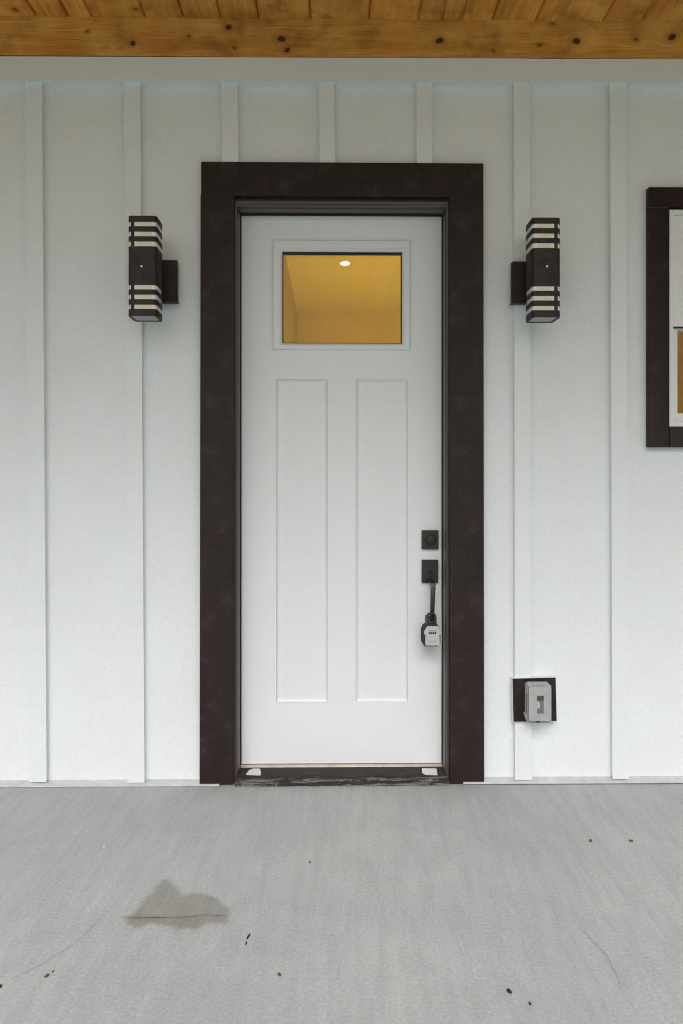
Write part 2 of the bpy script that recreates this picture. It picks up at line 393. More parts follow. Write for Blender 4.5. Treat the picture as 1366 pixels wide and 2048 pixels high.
for k in (-3, -2, -1, 8, 9):                   # the run goes on past both sides of the photograph
    x = at(66, 800, YP).x + 0.3555 * k if k < 0 else at(1238, 800, YP).x + 0.3555 * (k - 6)
    bm = bmesh.new(); prism(bm, [(x-.028, 0.016), (x+.028, 0.016), (x+.028, at(683, FR_B, -.045).z + .02), (x-.028, at(683, FR_B, -.045).z + .02)], YP, -0.0005)
    if not (wx0 - 0.09 < x < wx1 + 0.09): build('batten', bm, WHITE, wall, bevel=0.0018)
    else: bm.free()
# frieze boards, with the butt joint right of the door
def strip(name, pts, yf, yb, mat, parent, bev=0.002):
    bm = bmesh.new(); pxprism(bm, pts, yf, yb); return build(name, bm, mat, parent, bevel=bev)
strip('frieze_board', [(-900, 110), (1058.3, 118), (1058.8, 160), (-900, 156)], -0.045, -0.0006, WHITE, wall)
strip('frieze_board', [(1059.6, 118.6), (2300, 121), (2300, 162), (1060, 160.5)], -0.0445, -0.0006, WHITE, wall)
# sloping metal flashing at the foot of the wall
def flashing(x0, x1, zl, zr):
    bm = bmesh.new(); prof = [(0.010, 0.0165), (-0.004, 0.0150), (-0.030, 0.0068), (-0.033, 0.0056), (-0.033, 0.001), (0.010, 0.001)]
    for side, (x, dz) in enumerate(((x0, zl), (x1, zr))):
        pass
    a = [bm.verts.new((x0, y, max(0.0006, z + zl))) for y, z in prof]; b = [bm.verts.new((x1, y, max(0.0006, z + zr))) for y, z in prof]
    bm.faces.new(a); bm.faces.new(b[::-1])
    for i in range(len(prof)): bm.faces.new((a[i], a[(i+1) % 6], b[(i+1) % 6], b[i]))
    return build('base_flashing', bm, FLASH, wall, bevel=0.001)
flashing(-4.2, at(438, 1574, -0.033).x, -0.003, 0.0)
flashing(at(927, 1567, -0.033).x, 4.2, 0.002, 0.0015)

# ------------------------------------------------------------------ porch ceiling and roof
ceil_z = at(683, 38.5, -0.0435).z
ceil = tag(empty('porch_ceiling', (0, 0, ceil_z), 'stained pine tongue and groove porch ceiling above the wall', 'ceiling'), kind='structure')
seams = [-20, 71, 136, 182, 290, 365, 441, 517, 620, 738, 836, 884, 923, 983, 1071, 1204, 1280, 1362]
sx = [at(p, 37, -0.0435).x for p in seams]
x = sx[0]; L = []
while x > -4.0: x -= 0.14; L.append(x)
sx = L[::-1] + sx; x = sx[-1]
while x < 4.0: x += 0.14; sx.append(x)
PL = m_wood('stained_pine_planks', 'Y', WB, WD, WL, vor=7.5, rough=0.5)
for a, b in zip(sx, sx[1:]):
    bm = bmesh.new(); dz = random.uniform(0, 0.004); c = random.uniform(0.006, 0.011); e = random.uniform(0.002, 0.005)
    y0, y1 = ROOF_Y, -0.0442
    prof = [(a + 0.0008, 0.020), (a + 0.0008, c), (a + c, dz), ((a + b) / 2, dz - 0.0015), (b - c - 0.004, dz - e * 0.2), (b - 0.006, -e), (b - 0.0008, c * 0.6), (b - 0.0008, 0.020)]
    rows = []
    for k in range(13):
        t = k / 12; y = y1 + (y0 - y1) * (t * t * 0.9 + 0.1 * t)
        wv = 0.006 * math.sin(9 * y + a * 20) * random.uniform(0.3, 1)
        rows.append([bm.verts.new((px_ + (wv if 0 < i < 7 and i not in (1, 6) else 0) * 0.4, y, ceil_z + z + (0.0015 * math.sin(15 * y + i + a * 9) if i in (3, 4, 5) else 0))) for i, (px_, z) in enumerate(prof)])
    for r0, r1 in zip(rows, rows[1:]):
        for i in range(7): bm.faces.new((r0[i], r0[i+1], r1[i+1], r1[i]))
        bm.faces.new((r0[7], r0[0], r1[0], r1[7]))
    bm.faces.new(rows[0]); bm.faces.new(rows[-1][::-1])
    build('plank', bm, PL, ceil)
# pine ledger board where the ceiling meets the wall; knots where the photograph shows them
lb = bmesh.new(); pxprism(lb, [(-900, 30), (2300, 30), (2300, 120.4), (1366, 116.6), (683, 113.6), (-900, 104)], -0.0435, -0.0007)
kn_px = [(266, 86, 5), (457, 53, 5.5), (563, 77, 5.5), (574, 99, 4.5), (469, 95, 3.2), (175, 61, 3), (377, 71, 3), (879, 80, 6), (1153, 81, 6.5), (1344, 73, 6),
         (1272, 77, 3.2), (1079, 89, 3.2), (987, 101, 2.6), (1105, 46, 3), (-130, 70, 5), (1500, 90, 5)]
lo = at(-900, 104, -0.0435); hi = at(2300, 30, -0.0435)
zmin = min(at(-900, 104, -0.0435).z, at(2300, 121, -0.0435).z); xmid = (lo.x + hi.x) / 2
kn = [(at(x, y, -0.0435).x - xmid, at(x, y, -0.0435).z - zmin, r * px2m(-0.0435)) for x, y, r in kn_px]
led = build('ledger_board', lb, m_wood('stained_pine_ledger', 'X', WB, WD, WL, knots=kn, rough=0.5), ceil, bevel=0.002)
led['label'] = 'knotty face board along the top of the wall'
roof = tag(build('porch_roof', B(-4.3, 4.3, ROOF_Y - 0.1, 5.3, ceil_z + 0.022, ceil_z + 0.20), m_plain('roof_metal', (0.08, 0.08, 0.085), rough=0.5)), kind='structure')

# ------------------------------------------------------------------ the room behind the glass
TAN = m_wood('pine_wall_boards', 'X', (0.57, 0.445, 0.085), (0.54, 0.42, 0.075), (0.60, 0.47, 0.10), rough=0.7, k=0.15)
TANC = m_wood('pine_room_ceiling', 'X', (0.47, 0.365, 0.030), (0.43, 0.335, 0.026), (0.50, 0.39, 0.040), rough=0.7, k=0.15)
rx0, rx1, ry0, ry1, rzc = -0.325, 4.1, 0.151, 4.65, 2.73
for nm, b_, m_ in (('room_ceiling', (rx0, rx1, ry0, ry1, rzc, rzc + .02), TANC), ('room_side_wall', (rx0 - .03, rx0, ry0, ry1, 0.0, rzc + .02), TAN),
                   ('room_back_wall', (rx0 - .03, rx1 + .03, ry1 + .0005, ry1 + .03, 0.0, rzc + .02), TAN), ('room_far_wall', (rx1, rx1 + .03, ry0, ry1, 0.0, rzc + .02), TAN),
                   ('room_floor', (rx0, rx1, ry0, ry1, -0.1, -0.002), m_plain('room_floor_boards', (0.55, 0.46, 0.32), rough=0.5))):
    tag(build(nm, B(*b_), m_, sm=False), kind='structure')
# thin cornice along the side wall, and a corner trim
lp = None
for yy in (2.4, 2.6, 2.8, 3.0, 3.2, 3.4):
    p = at(690, 527, yy)
    if p.z <= rzc: lp = p
lp = lp or at(690, 527, 3.0)
t_ = (rzc - 0.004 - CAM_Z) / ((HY - 527) / FPX); lp = Vector((t_ * (_st + (690 - CX) / FPX * _ct), CAM_Y + t_, rzc))
cl = empty('ceiling_light', (lp.x, lp.y, rzc - 0.006), 'small round recessed light glowing in the room ceiling behind the door glass', 'light')
def em(name, col, st):
    s = N(name); s.p.inputs['Emission Color'].default_value = (*col, 1); s.p.inputs['Emission Strength'].default_value = st; s.base((0.8, 0.8, 0.8)); return s.m
bm = bmesh.new(); n = 24
v0 = [bm.verts.new((lp.x + .036*math.cos(2*math.pi*k/n), lp.y + .075*math.sin(2*math.pi*k/n)*0.75, rzc - .004)) for k in range(n)]; bm.faces.new(v0)
build('light_lens', bm, em('lit_lens', (1.0, 0.86, 0.66), 0.9), cl)
bm = bmesh.new(); va = [bm.verts.new((lp.x + .040*math.cos(2*math.pi*k/n), lp.y + .061*math.sin(2*math.pi*k/n), rzc - .0015)) for k in range(n)]
vb = [bm.verts.new((lp.x + .036*math.cos(2*math.pi*k/n), lp.y + .0565*math.sin(2*math.pi*k/n), rzc - .0045)) for k in range(n)]
for k in range(n): bm.faces.new((va[k], va[(k+1) % n], vb[(k+1) % n], vb[k]))
build('trim_ring', bm, VINYL, cl)
ll = bpy.data.lights.new('ceiling_light_lamp', 'AREA'); ll.shape = 'DISK'; ll.size = 0.07; ll.energy = 70; ll.color = (1.0, 0.92, 0.62); ll.spread = R(62)
lo_ = bpy.data.objects.new('ceiling_light_lamp', ll); COL.objects.link(lo_); lo_.parent = cl; lo_.location = (0, 0, -0.004)

# ================================================================== door frame and door
frame = empty('door_frame', (0.0, 0, 0), 'dark brown flat-board frame and worn sill around the white front door', 'door frame')
CY = -0.027
strip('head_casing', [(403.5, 324.5), (965.5, 328), (965.5, 393.2), (403.5, 390.2)], CY - 0.001, -0.0006, TRIM, frame, 0.0022)
strip('side_casing', [(402.5, 391.2), (467, 391.8), (465.5, 1566.5), (400.5, 1568)], CY, -0.0006, TRIM, frame, 0.0025)
strip('side_casing', [(900, 393.4), (965.5, 394), (967, 1565), (901.5, 1566)], CY, -0.0006, TRIM, frame, 0.0025)
CAULK = m_plain('dusty_joint_filler', (0.16, 0.125, 0.115), rough=0.8, var=0.4, scale=60)
for x0_, x1_, ya_, yb_ in ((403.5, 466.5, 390.1, 391.6), (900.5, 965.3, 393.0, 394.2)):
    build('joint_filler', pxbox(x0_, ya_, x1_, yb_, CY + 0.0008, CY + 0.012), CAULK, frame, sm=False)
jx0, jx1 = at(481.3, 900, D_Y).x, at(884.6, 900, D_Y).x
jz = at(683, 430.5, D_Y).z
cz = at(683, 391.5, CY).z
# jambs with the outer step (brick mould edge) and the stop they carry
for sgn, xi, xo in ((1, jx0, op_l), (-1, jx1, op_r)):
    bm = bmesh.new()
    prof = [(xo, 0.0), (xi - sgn*0.010, 0.0), (xi - sgn*0.010, 0.006), (xi - sgn*0.003, 0.006), (xi - sgn*0.003, 0.020), (xi, 0.024), (xi, D_Y + 0.004), (xi - sgn*0.006, D_Y + 0.004), (xi - sgn*0.006, 0.148), (xo, 0.148)]
    a = [bm.verts.new((x, y, 0.001)) for x, y in prof]; b = [bm.verts.new((x, y, op_t)) for x, y in prof]
    bm.faces.new(a); bm.faces.new(b[::-1])
    for i in range(10): bm.faces.new((a[i], a[(i+1) % 10], b[(i+1) % 10], b[i]))
    build('side_jamb', bm, JAMB, frame, bevel=0.0012)
    bm = B(min(xi + sgn*0.0003, xi + sgn*0.0035), max(xi + sgn*0.0003, xi + sgn*0.0035), D_Y - 0.012, D_Y - 0.001, 0.05, jz)
    build('weatherstrip', bm, GASKET, frame)
bm = bmesh.new()
zprof = [(op_t, 0.0), (jz + 0.010, 0.0), (jz + 0.010, 0.006), (jz + 0.003, 0.006), (jz + 0.003, 0.020), (jz, 0.024), (jz, D_Y + 0.004), (jz + 0.006, D_Y + 0.004), (jz + 0.006, 0.148), (op_t, 0.148)]
a = [bm.verts.new((jx0 - 0.003, y, z)) for z, y in zprof]; b = [bm.verts.new((jx1 + 0.003, y, z)) for z, y in zprof]
bm.faces.new(a); bm.faces.new(b[::-1])
for i in range(10): bm.faces.new((a[i], a[(i+1) % 10], b[(i+1) % 10], b[i]))
build('head_jamb', bm, JAMB, frame, bevel=0.0012)
build('weatherstrip', B(jx0 + 0.004, jx1 - 0.004, D_Y - 0.012, D_Y - 0.001, jz - 0.0038, jz - 0.0004), GASKET, frame)
for sgn, xi in ((1, jx0), (-1, jx1)):  # unseen strips added behind the door edges to stop room light leaking through
    build('leak_blocker', B(min(xi - sgn*.002, xi + sgn*.013), max(xi - sgn*.002, xi + sgn*.013), D_Y + .0443, D_Y + .056, 0.03, jz + .004), JAMB, frame)
build('leak_blocker', B(jx0 + .0135, jx1 - .0135, D_Y + .0443, D_Y + .056, jz - .014, jz + .004), JAMB, frame)
# sill with a chipped front edge
sz = at(683, 1533.5, D_Y - 0.004).z
def m_sill():
    s = N('scuffed_black_sill'); a = s.noise(40, detail=6, rough=0.7, stretch=(0.3, 1, 1)); d = s.noise(90, detail=4, rough=0.8, stretch=(0.25, 1, 1))
    c = s.mix(s.ramp(a, [(0.4, 0.0), (0.7, 1.0)]), (0.020, 0.017, 0.017), (0.045, 0.04, 0.038))
    c = s.mix(s.math('MULTIPLY', s.ramp(d, [(0.64, 0.0), (0.72, 1.0)]), 0.7), c, (0.26, 0.24, 0.22))
    s.base(c); s.set(Roughness=0.7, Specular_IOR_Level=0.3); s.bump(a, 0.4, 0.002); return s.m
SILL = m_sill()
def m_chip():
    s = N('chipped_sill_edge'); d = s.noise(46, detail=7, rough=0.75, stretch=(0.14, 1, 2.6), dist=0.4)
    c = s.mix(s.ramp(d, [(0.51, 0.0), (0.57, 1.0)]), (0.020, 0.014, 0.013), (0.20, 0.175, 0.155))
    c = s.mix(s.ramp(s.noise(70, detail=5, rough=0.8, stretch=(0.25, 1, 1.6)), [(0.64, 0.0), (0.68, 1.0)]), c, (0.50, 0.47, 0.43))
    s.base(c); s.set(Roughness=0.8); s.bump(d, 0.9, 0.004); return s.m
CHIP = m_chip()
s0, s1 = at(469.5, 1560, CY).x + .002, at(899, 1560, CY).x - .002
sill = build('threshold', B(jx0 - 0.002, jx1 + 0.002, -0.006, D_Y + 0.05, 0.003, sz), SILL, frame, bevel=0.002)
bm = bmesh.new(); nseg = 120; rows = []
for k in range(nseg + 1):
    x = s0 + (s1 - s0) * k / nseg
    j = lambda f, q: noise.noise(Vector((x * f, q, 3.1)))
    top = sz - 0.003 + 0.003 * j(30, 1) ; out = -0.034 + 0.006 * j(22, 2) + 0.003 * j(90, 5)
    mid = 0.016 + 0.006 * j(40, 3); 
    rows.append([bm.verts.new(p) for p in ((x, -0.0065, 0.0015), (x, -0.0065, top), (x, -0.026 + 0.005 * j(25, 7), top - 0.001), (x, -0.029 + 0.006 * j(60, 8), mid + 0.005), (x, out, mid), (x, out - 0.002 + 0.003 * j(110, 9), 0.0015))])
for r0, r1 in zip(rows, rows[1:]):
    for i in range(5): bm.faces.new((r0[i], r0[i+1], r1[i+1], r1[i]))
    bm.faces.new((r0[5], r0[0], r1[0], r1[5]))
bm.faces.new(rows[0]); bm.faces.new(rows[-1][::-1])
e = build('sill_nose', bm, CHIP, frame, sm=False); e['label'] = 'chipped and splintered front edge of the sill'
build('sill_strip', B(jx0 + 0.0005, jx1 - 0.0005, D_Y - 0.008, D_Y + 0.03, sz + 0.0006, sz + 0.0085), ALU, frame, bevel=0.0012)
for pts, lab in (([(494, 1550), (492, 1549), (498, 1541), (507, 1537.5), (520, 1538), (522, 1546), (521, 1551)], 'torn white paper sticker at the hinge side of the sill'),
                 ([(844, 1537), (873, 1537.5), (875, 1550.5), (851, 1550), (844.5, 1546)], 'white paper sticker at the handle side of the sill')):
    bm = bmesh.new(); q = [on_floor(x, y, sz + 0.0006) for x, y in pts]
    a = [bm.verts.new(p) for p in q]; b = [bm.verts.new(p + Vector((0, 0, 0.0012))) for p in q]
    bm.faces.new(a[::-1]); bm.faces.new(b)
    for i in range(len(q)): bm.faces.new((a[i], a[(i+1) % len(q)], b[(i+1) % len(q)], b[i]))
    st = build('sticker', bm, STK, sill, sm=False); st['label'] = lab

door = empty('front_door', ((jx0 + jx1) / 2, D_Y, 0.05), 'closed white craftsman front door with a small glass light and two tall panels', 'door')
dx0, dx1 = jx0 + 0.0035, jx1 - 0.0035
dz0, dz1 = at(683, 1526.5, D_Y).z, jz - 0.004
gx0, gx1, gz1, gz0 = at(546, 500, D_Y).x, at(820, 500, D_Y).x, at(683, 481.5, D_Y).z, at(683, 700, D_Y).z
p1a, p1b, p2a, p2b = at(552.5, 900, D_Y).x, at(655.5, 900, D_Y).x, at(711.5, 900, D_Y).x, at(815.5, 900, D_Y).x
pz1, pz0 = at(683, 759, D_Y).z, at(683, 1404.5, D_Y).z
# the slab: one body with the openings for light and panels
gh = (gx0 + 0.010, gx1 - 0.010)
xs = [dx0, p1a, gh[0], p1b, p2a, gh[1], p2b, dx1]
bm = bmesh.new()
xsd = sorted(xs); zsd = [dz0, pz0, pz1, gz0 + 0.010, gz1 - 0.010, dz1]
hol = set()
for i, (a, b) in enumerate(zip(xsd, xsd[1:])):
    m = (a + b) / 2
    if p1a < m < p1b or p2a < m < p2b: hol.add((i, 1))
    if gh[0] < m < gh[1]: hol.add((i, 3))
sheet(bm, xsd, zsd, hol, D_Y, D_Y + 0.044)
build('door_slab', bm, WHITE_DOOR, door, bevel=0, sm=False)
for a, b in ((p1a, p1b), (p2a, p2b)):
    bm = bmesh.new()
    loft(bm, [(a + 0.0003, b - 0.0003, pz0 + 0.0003, pz1 - 0.0003, D_Y + 0.0008), (a + 0.0018, b - 0.0018, pz0 + 0.0018, pz1 - 0.0018, D_Y + 0.0045), (a + 0.0105, b - 0.0105, pz0 + 0.0105, pz1 - 0.0105, D_Y + 0.0105), (a + 0.0125, b - 0.0125, pz0 + 0.0125, pz1 - 0.0125, D_Y + 0.0105)], fill=True)
    box(bm, a + 0.0002, b - 0.0002, D_Y + 0.020, D_Y + 0.040, pz0 + 0.0002, pz1 - 0.0002)  # backing added behind the panel to block light from the room
    build('door_panel', bm, WHITE_DOOR, door, sm=False)
build('door_leak_blocker', B(dx0 + .014, dx1 - .014, D_Y + .0442, D_Y + .0450, dz0 + .001, gz0 + .0095), WHITE_DOOR, door, sm=False)  # unseen sheet added across the back to keep room light out of the panel gaps
# raised frame of the glass light
ix0, ix1, iz1, iz0 = at(564.5, 600, D_Y).x, at(804, 600, D_Y).x, at(683, 503.5, D_Y).z, at(683, 687, D_Y).z
bm = bmesh.new()
f = lambda d, y: (gx0 + d, gx1 - d, gz0 + d, gz1 - d, y)
g = lambda d, y: (ix0 - d, ix1 + d, iz0 - d, iz1 + d, y)
loft(bm, [f(0, D_Y + 0.0002), f(0, D_Y - 0.007), f(0.003, D_Y - 0.0095), g(0.012, D_Y - 0.011), g(0.009, D_Y - 0.0115), g(0.002, D_Y - 0.004), g(0, D_Y - 0.001), g(0, D_Y + 0.020)])
lf = build('glass_frame', bm, WHITE_DOOR, door, sm=False)
bm = bmesh.new(); loft(bm, [g(-0.0004, D_Y + 0.006), g(-0.0035, D_Y + 0.0062), g(-0.0035, D_Y + 0.016), g(-0.0004, D_Y + 0.016)])
build('glass_gasket', bm, GASKET, lf)
build('glass_top_strip', B(ix0 + .004, ix1 - .004, D_Y + .0064, D_Y + .0155, iz1 - .0095, iz1 - .0036), GASKET, lf)  # dark strip along the top of the glass only
gp = build('glass_pane', B(ix0 - 0.004, ix1 + 0.004, D_Y + 0.0165, D_Y + 0.0205, iz0 - 0.004, iz1 + 0.004), GLASS, lf, sm=False)
# dead bolt
db = pxbox(845, 1062, 876, 1097.5, D_Y - 0.013, D_Y - 0.0003)
dbo = build('deadbolt', db, HARDW, door, bevel=0.0022)
c = at(860.5, 1080, D_Y - 0.013); 
def ringlathe(bm, cx, cz, prof, n=36):
    rings = [[bm.verts.new((cx + r*math.cos(2*math.pi*k/n), y, cz + r*math.sin(2*math.pi*k/n))) for k in range(n)] for r, y in prof]
    for a, b in zip(rings, rings[1:]):
        for k in range(n): bm.faces.new((a[k], a[(k+1) % n], b[(k+1) % n], b[k]))
    bm.faces.new(rings[-1])
bm = bmesh.new(); y = D_Y - 0.013; r = 0.0175
ringlathe(bm, c.x + .001, c.z, [(r + .003, y + .0005), (r + .003, y - .003), (r, y - .006), (r - .002, y - .006), (r - .0035, y - .004), (r - .008, y - .0045), (.002, y - .005)])
build('lock_cylinder', bm, HARDW, dbo)
build('keyhole', B(c.x - .0006, c.x + .0016, y - .0062, y - .0050, c.z - .011, c.z - .003), GASKET, dbo)
# grip handle set
hs_ = build('handle_set', pxbox(845, 1121, 875.5, 1164.5, D_Y - 0.012, D_Y - 0.0003), HARDW, door, bevel=0.0022)
pc = at(860, 1143, D_Y - 0.012)
bm = bmesh.new()      # thumb latch: a small curved tongue
tp = at(862, 1145, D_Y - 0.03)
for k in range(8):
    t = k / 7; yy = D_Y - 0.012 - 0.034 * t; zz = tp.z + 0.002 - 0.004 * math.sin(t * 2.2); hw = 0.0045 + 0.0055 * t
    a = [bm.verts.new((tp.x + s_ * hw, yy, zz + d_ + 0.002 * (s_ * s_) * t)) for s_, d_ in ((-1, 0), (0, -.001), (1, 0), (1, .0025), (0, .0015), (-1, .0025))]
    if k:
        for i in range(6): bm.faces.new((pa[i], pa[(i+1) % 6], a[(i+1) % 6], a[i]))
    else: bm.faces.new(a)
    pa = a
bm.faces.new(pa[::-1]); build('thumb_latch', bm, HARDW, hs_)
bm = bmesh.new()      # grip: flat bar that leaves the plate, runs down and returns to the door at a lower foot
gt = at(866, 1172, D_Y - 0.062); gb = at(864, 1232, D_Y - 0.060)
path = [(pc.x + .001, D_Y - .010, at(860, 1160, D_Y - .012).z, .0100), (pc.x + .001, D_Y - .040, at(860, 1160, D_Y - .012).z + .001, .0100), (gt.x, D_Y - .058, gt.z + .008, .0098), (gt.x, D_Y - .064, gt.z - .006, .0092),
        ((gt.x + gb.x) / 2, D_Y - .065, (gt.z + gb.z) / 2, .0084), (gb.x, D_Y - .063, gb.z, .0076), (gb.x, D_Y - .058, gb.z - .016, .0074), (gb.x - .001, D_Y - .040, gb.z - .024, .0074), (gb.x - .002, D_Y - .006, gb.z - .026, .0080)]
pr = None
for i, (x, y, z, hw) in enumerate(path):
    a0 = path[max(0, i-1)]; b0 = path[min(len(path)-1, i+1)]
    d = Vector((0, b0[1] - a0[1], b0[2] - a0[2])).normalized(); nrm = Vector((0, -d.z, d.y)) * 0.0042
    q = [bm.verts.new((x + sx_ * hw, y + sn * nrm.y, z + sn * nrm.z)) for sx_, sn in ((-1, -1), (1, -1), (1, 1), (-1, 1))]
    if pr:
        for k in range(4): bm.faces.new((pr[k], pr[(k+1) % 4], q[(k+1) % 4], q[k]))
    else: bm.faces.new(q)
    pr = q
bm.faces.new(pr[::-1]); build('grip', bm, HARDW, hs_, bevel=0.0015)
bm = bmesh.new(); disc_y(bm, gb.x - .002, gb.z - .026, .015, D_Y - .008, D_Y - .0003); build('grip_foot', bm, HARDW, hs_, bevel=0.0015)

# ------------------------------------------------------------------ lock box on the grip
YB = D_Y - 0.105                                # front of the cover
k = px2m(YB)
bc = at(864, 1270, YB)
lk = empty('key_lockbox', (bc.x, D_Y - 0.07, bc.z - 0.03), 'grey and black combination key box hanging by its shackle from the door grip', 'lockbox')
bw, bh = 0.060, 0.078
out = [(-.022, -.039), (.022, -.039), (.029, -.030), (.030, .012), (.024, .028), (.013, .0345), (-.013, .0345), (-.024, .028), (-.030, .012), (-.029, -.030)]
bm = bmesh.new(); prism(bm, [(bc.x - .0015 + x, bc.z + z) for x, z in out], YB + .006, YB + .048); build('case', bm, RUBBER, lk, bevel=0.004)
cov = [(-.022, -.036), (.024, -.036), (.0255, -.031), (.024, .000), (.029, .004), (.030, .014), (.025, .019), (.023, .027), (.018, .031), (-.016, .031), (-.021, .027), (-.0235, .019), (-.0285, .014), (-.0285, .006), (-.023, .001), (-.0235, -.031)]
bm = bmesh.new(); prism(bm, [(bc.x + .001 + x, bc.z - .0005 + z) for x, z in cov], YB, YB + .0065); cvr = build('cover', bm, LIGHTP, lk, bevel=0.002)
for i in range(4):
    x = bc.x - .0095 + i * .0072
    bm = bmesh.new(); tube(bm, [Vector((x - .0025, YB + .0015, bc.z + .0075)), Vector((x + .0025, YB + .0015, bc.z + .0075))], .0046, 12); build('dial', bm, RUBBER, cvr)
build('index_mark', B(bc.x - .011, bc.x + .013, YB - .0006, YB + .0005, bc.z + .0152, bc.z + .0162), RUBBER, cvr)
build('pull_lip', B(bc.x - .015, bc.x + .018, YB - .0012, YB + .0005, bc.z - .0245, bc.z - .0232), GREYP, cvr, bevel=.0004)
bm = bmesh.new(); zt = at(864, 1230, D_Y - .085).z
pts = [Vector((bc.x - .015, YB + .027, bc.z + .028)), Vector((bc.x - .015, YB + .027, zt - .012))]
for i in range(9):
    a = math.pi * (1 - i / 8); pts.append(Vector((bc.x + .0005 + .0155 * math.cos(a), YB + .027, zt - .010 + .0155 * math.sin(a))))
pts += [Vector((bc.x + .016, YB + .027, bc.z + .028))]
tube(bm, pts, .0044, 12); build('shackle', bm, RUBBER, lk)
build('shackle_block', B(bc.x - .0215, bc.x - .009, YB + .0185, YB + .0355, bc.z + .030, zt - .002), RUBBER, lk, bevel=0.002)

# ------------------------------------------------------------------ window at the right edge
win = empty('window', ((wx0 + wx1) / 2, 0, wz0), 'white vinyl single hung window in a dark brown surround at the right', 'window')
WY = -0.026
wl, wt, wb = at(1297.5, 600, WY).x, at(1300, 374, WY).z, at(1300, 894, WY).z
wr = wx1 + (wx0 - wl)
hz = at(1300, 414.5, WY).z
build('head_trim', B(wl, wr, WY - .001, -.0006, hz + .001, wt), TRIM, win, bevel=.002)
build('joint_filler', B(wl + .001, wx0 - .001, WY + .0008, WY + .012, hz - .0006, hz + .0016), CAULK, win, sm=False)
build('sill_trim', B(wx0 + .001, wx1 - .001, WY, -.0006, wb, wz0 - .0005), TRIM, win, bevel=.002)
build('side_trim', B(wl - .0005, wx0, WY, -.0006, wb, hz), TRIM, win, bevel=.002)
build('side_trim', B(wx1, wr + .0005, WY, -.0006, wb, hz), TRIM, win, bevel=.002)
lx = at(1354.5, 700, 0.012).x; mz = at(1354, 655, 0.010).z; lz = at(1354, 826, 0.012).z
bm = bmesh.new()
r4 = lambda d, y: (wx0 + .001 + d, wx1 - .001 - d, wz0 + .001 + d, wz1 - .001 - d, y)
loft(bm, [r4(0, .07), r4(0, -.018), r4(.003, -.020), r4(.016, -.020), r4(.018, -.016), r4(.018, .065)])
build('frame', bm, VINYL, win, bevel=.001)
inx = wx0 + .020; inx1 = wx1 - .020
up = bmesh.new(); loft(up, [(inx, inx1, mz, wz1 - .020, .03), (inx, inx1, mz, wz1 - .020, -.010), (inx + .040, inx1 - .040, mz + .034, wz1 - .060, -.010), (inx + .044, inx1 - .044, mz + .038, wz1 - .064, -.004), (inx + .044, inx1 - .044, mz + .038, wz1 - .064, .03)])
us = build('upper_sash', up, VINYL, win, bevel=.001)
build('pane', B(inx + .042, inx1 - .042, .004, .008, mz + .036, wz1 - .062), GLASS, us, sm=False)
lw = bmesh.new(); dl = lx - inx
loft(lw, [(inx, inx1, wz0 + .019, mz - .004, .05), (inx, inx1, wz0 + .019, mz - .004, .006), (lx - .002, inx1 - dl + .002, lz - .002, mz - .006, .006), (lx, inx1 - dl, lz, mz - .008, .012), (lx, inx1 - dl, lz, mz - .008, .05)])
ls = build('lower_sash', lw, VINYL, win, bevel=.0008)
build('pane', B(lx - .002, inx1 - dl + .002, .022, .026, lz - .002, mz - .006), GLASS, ls, sm=False)
build('meeting_rail_gasket', B(inx + .001, inx1 - .001, -.004, .02, mz - .0042, mz - .0005), GASKET, win)

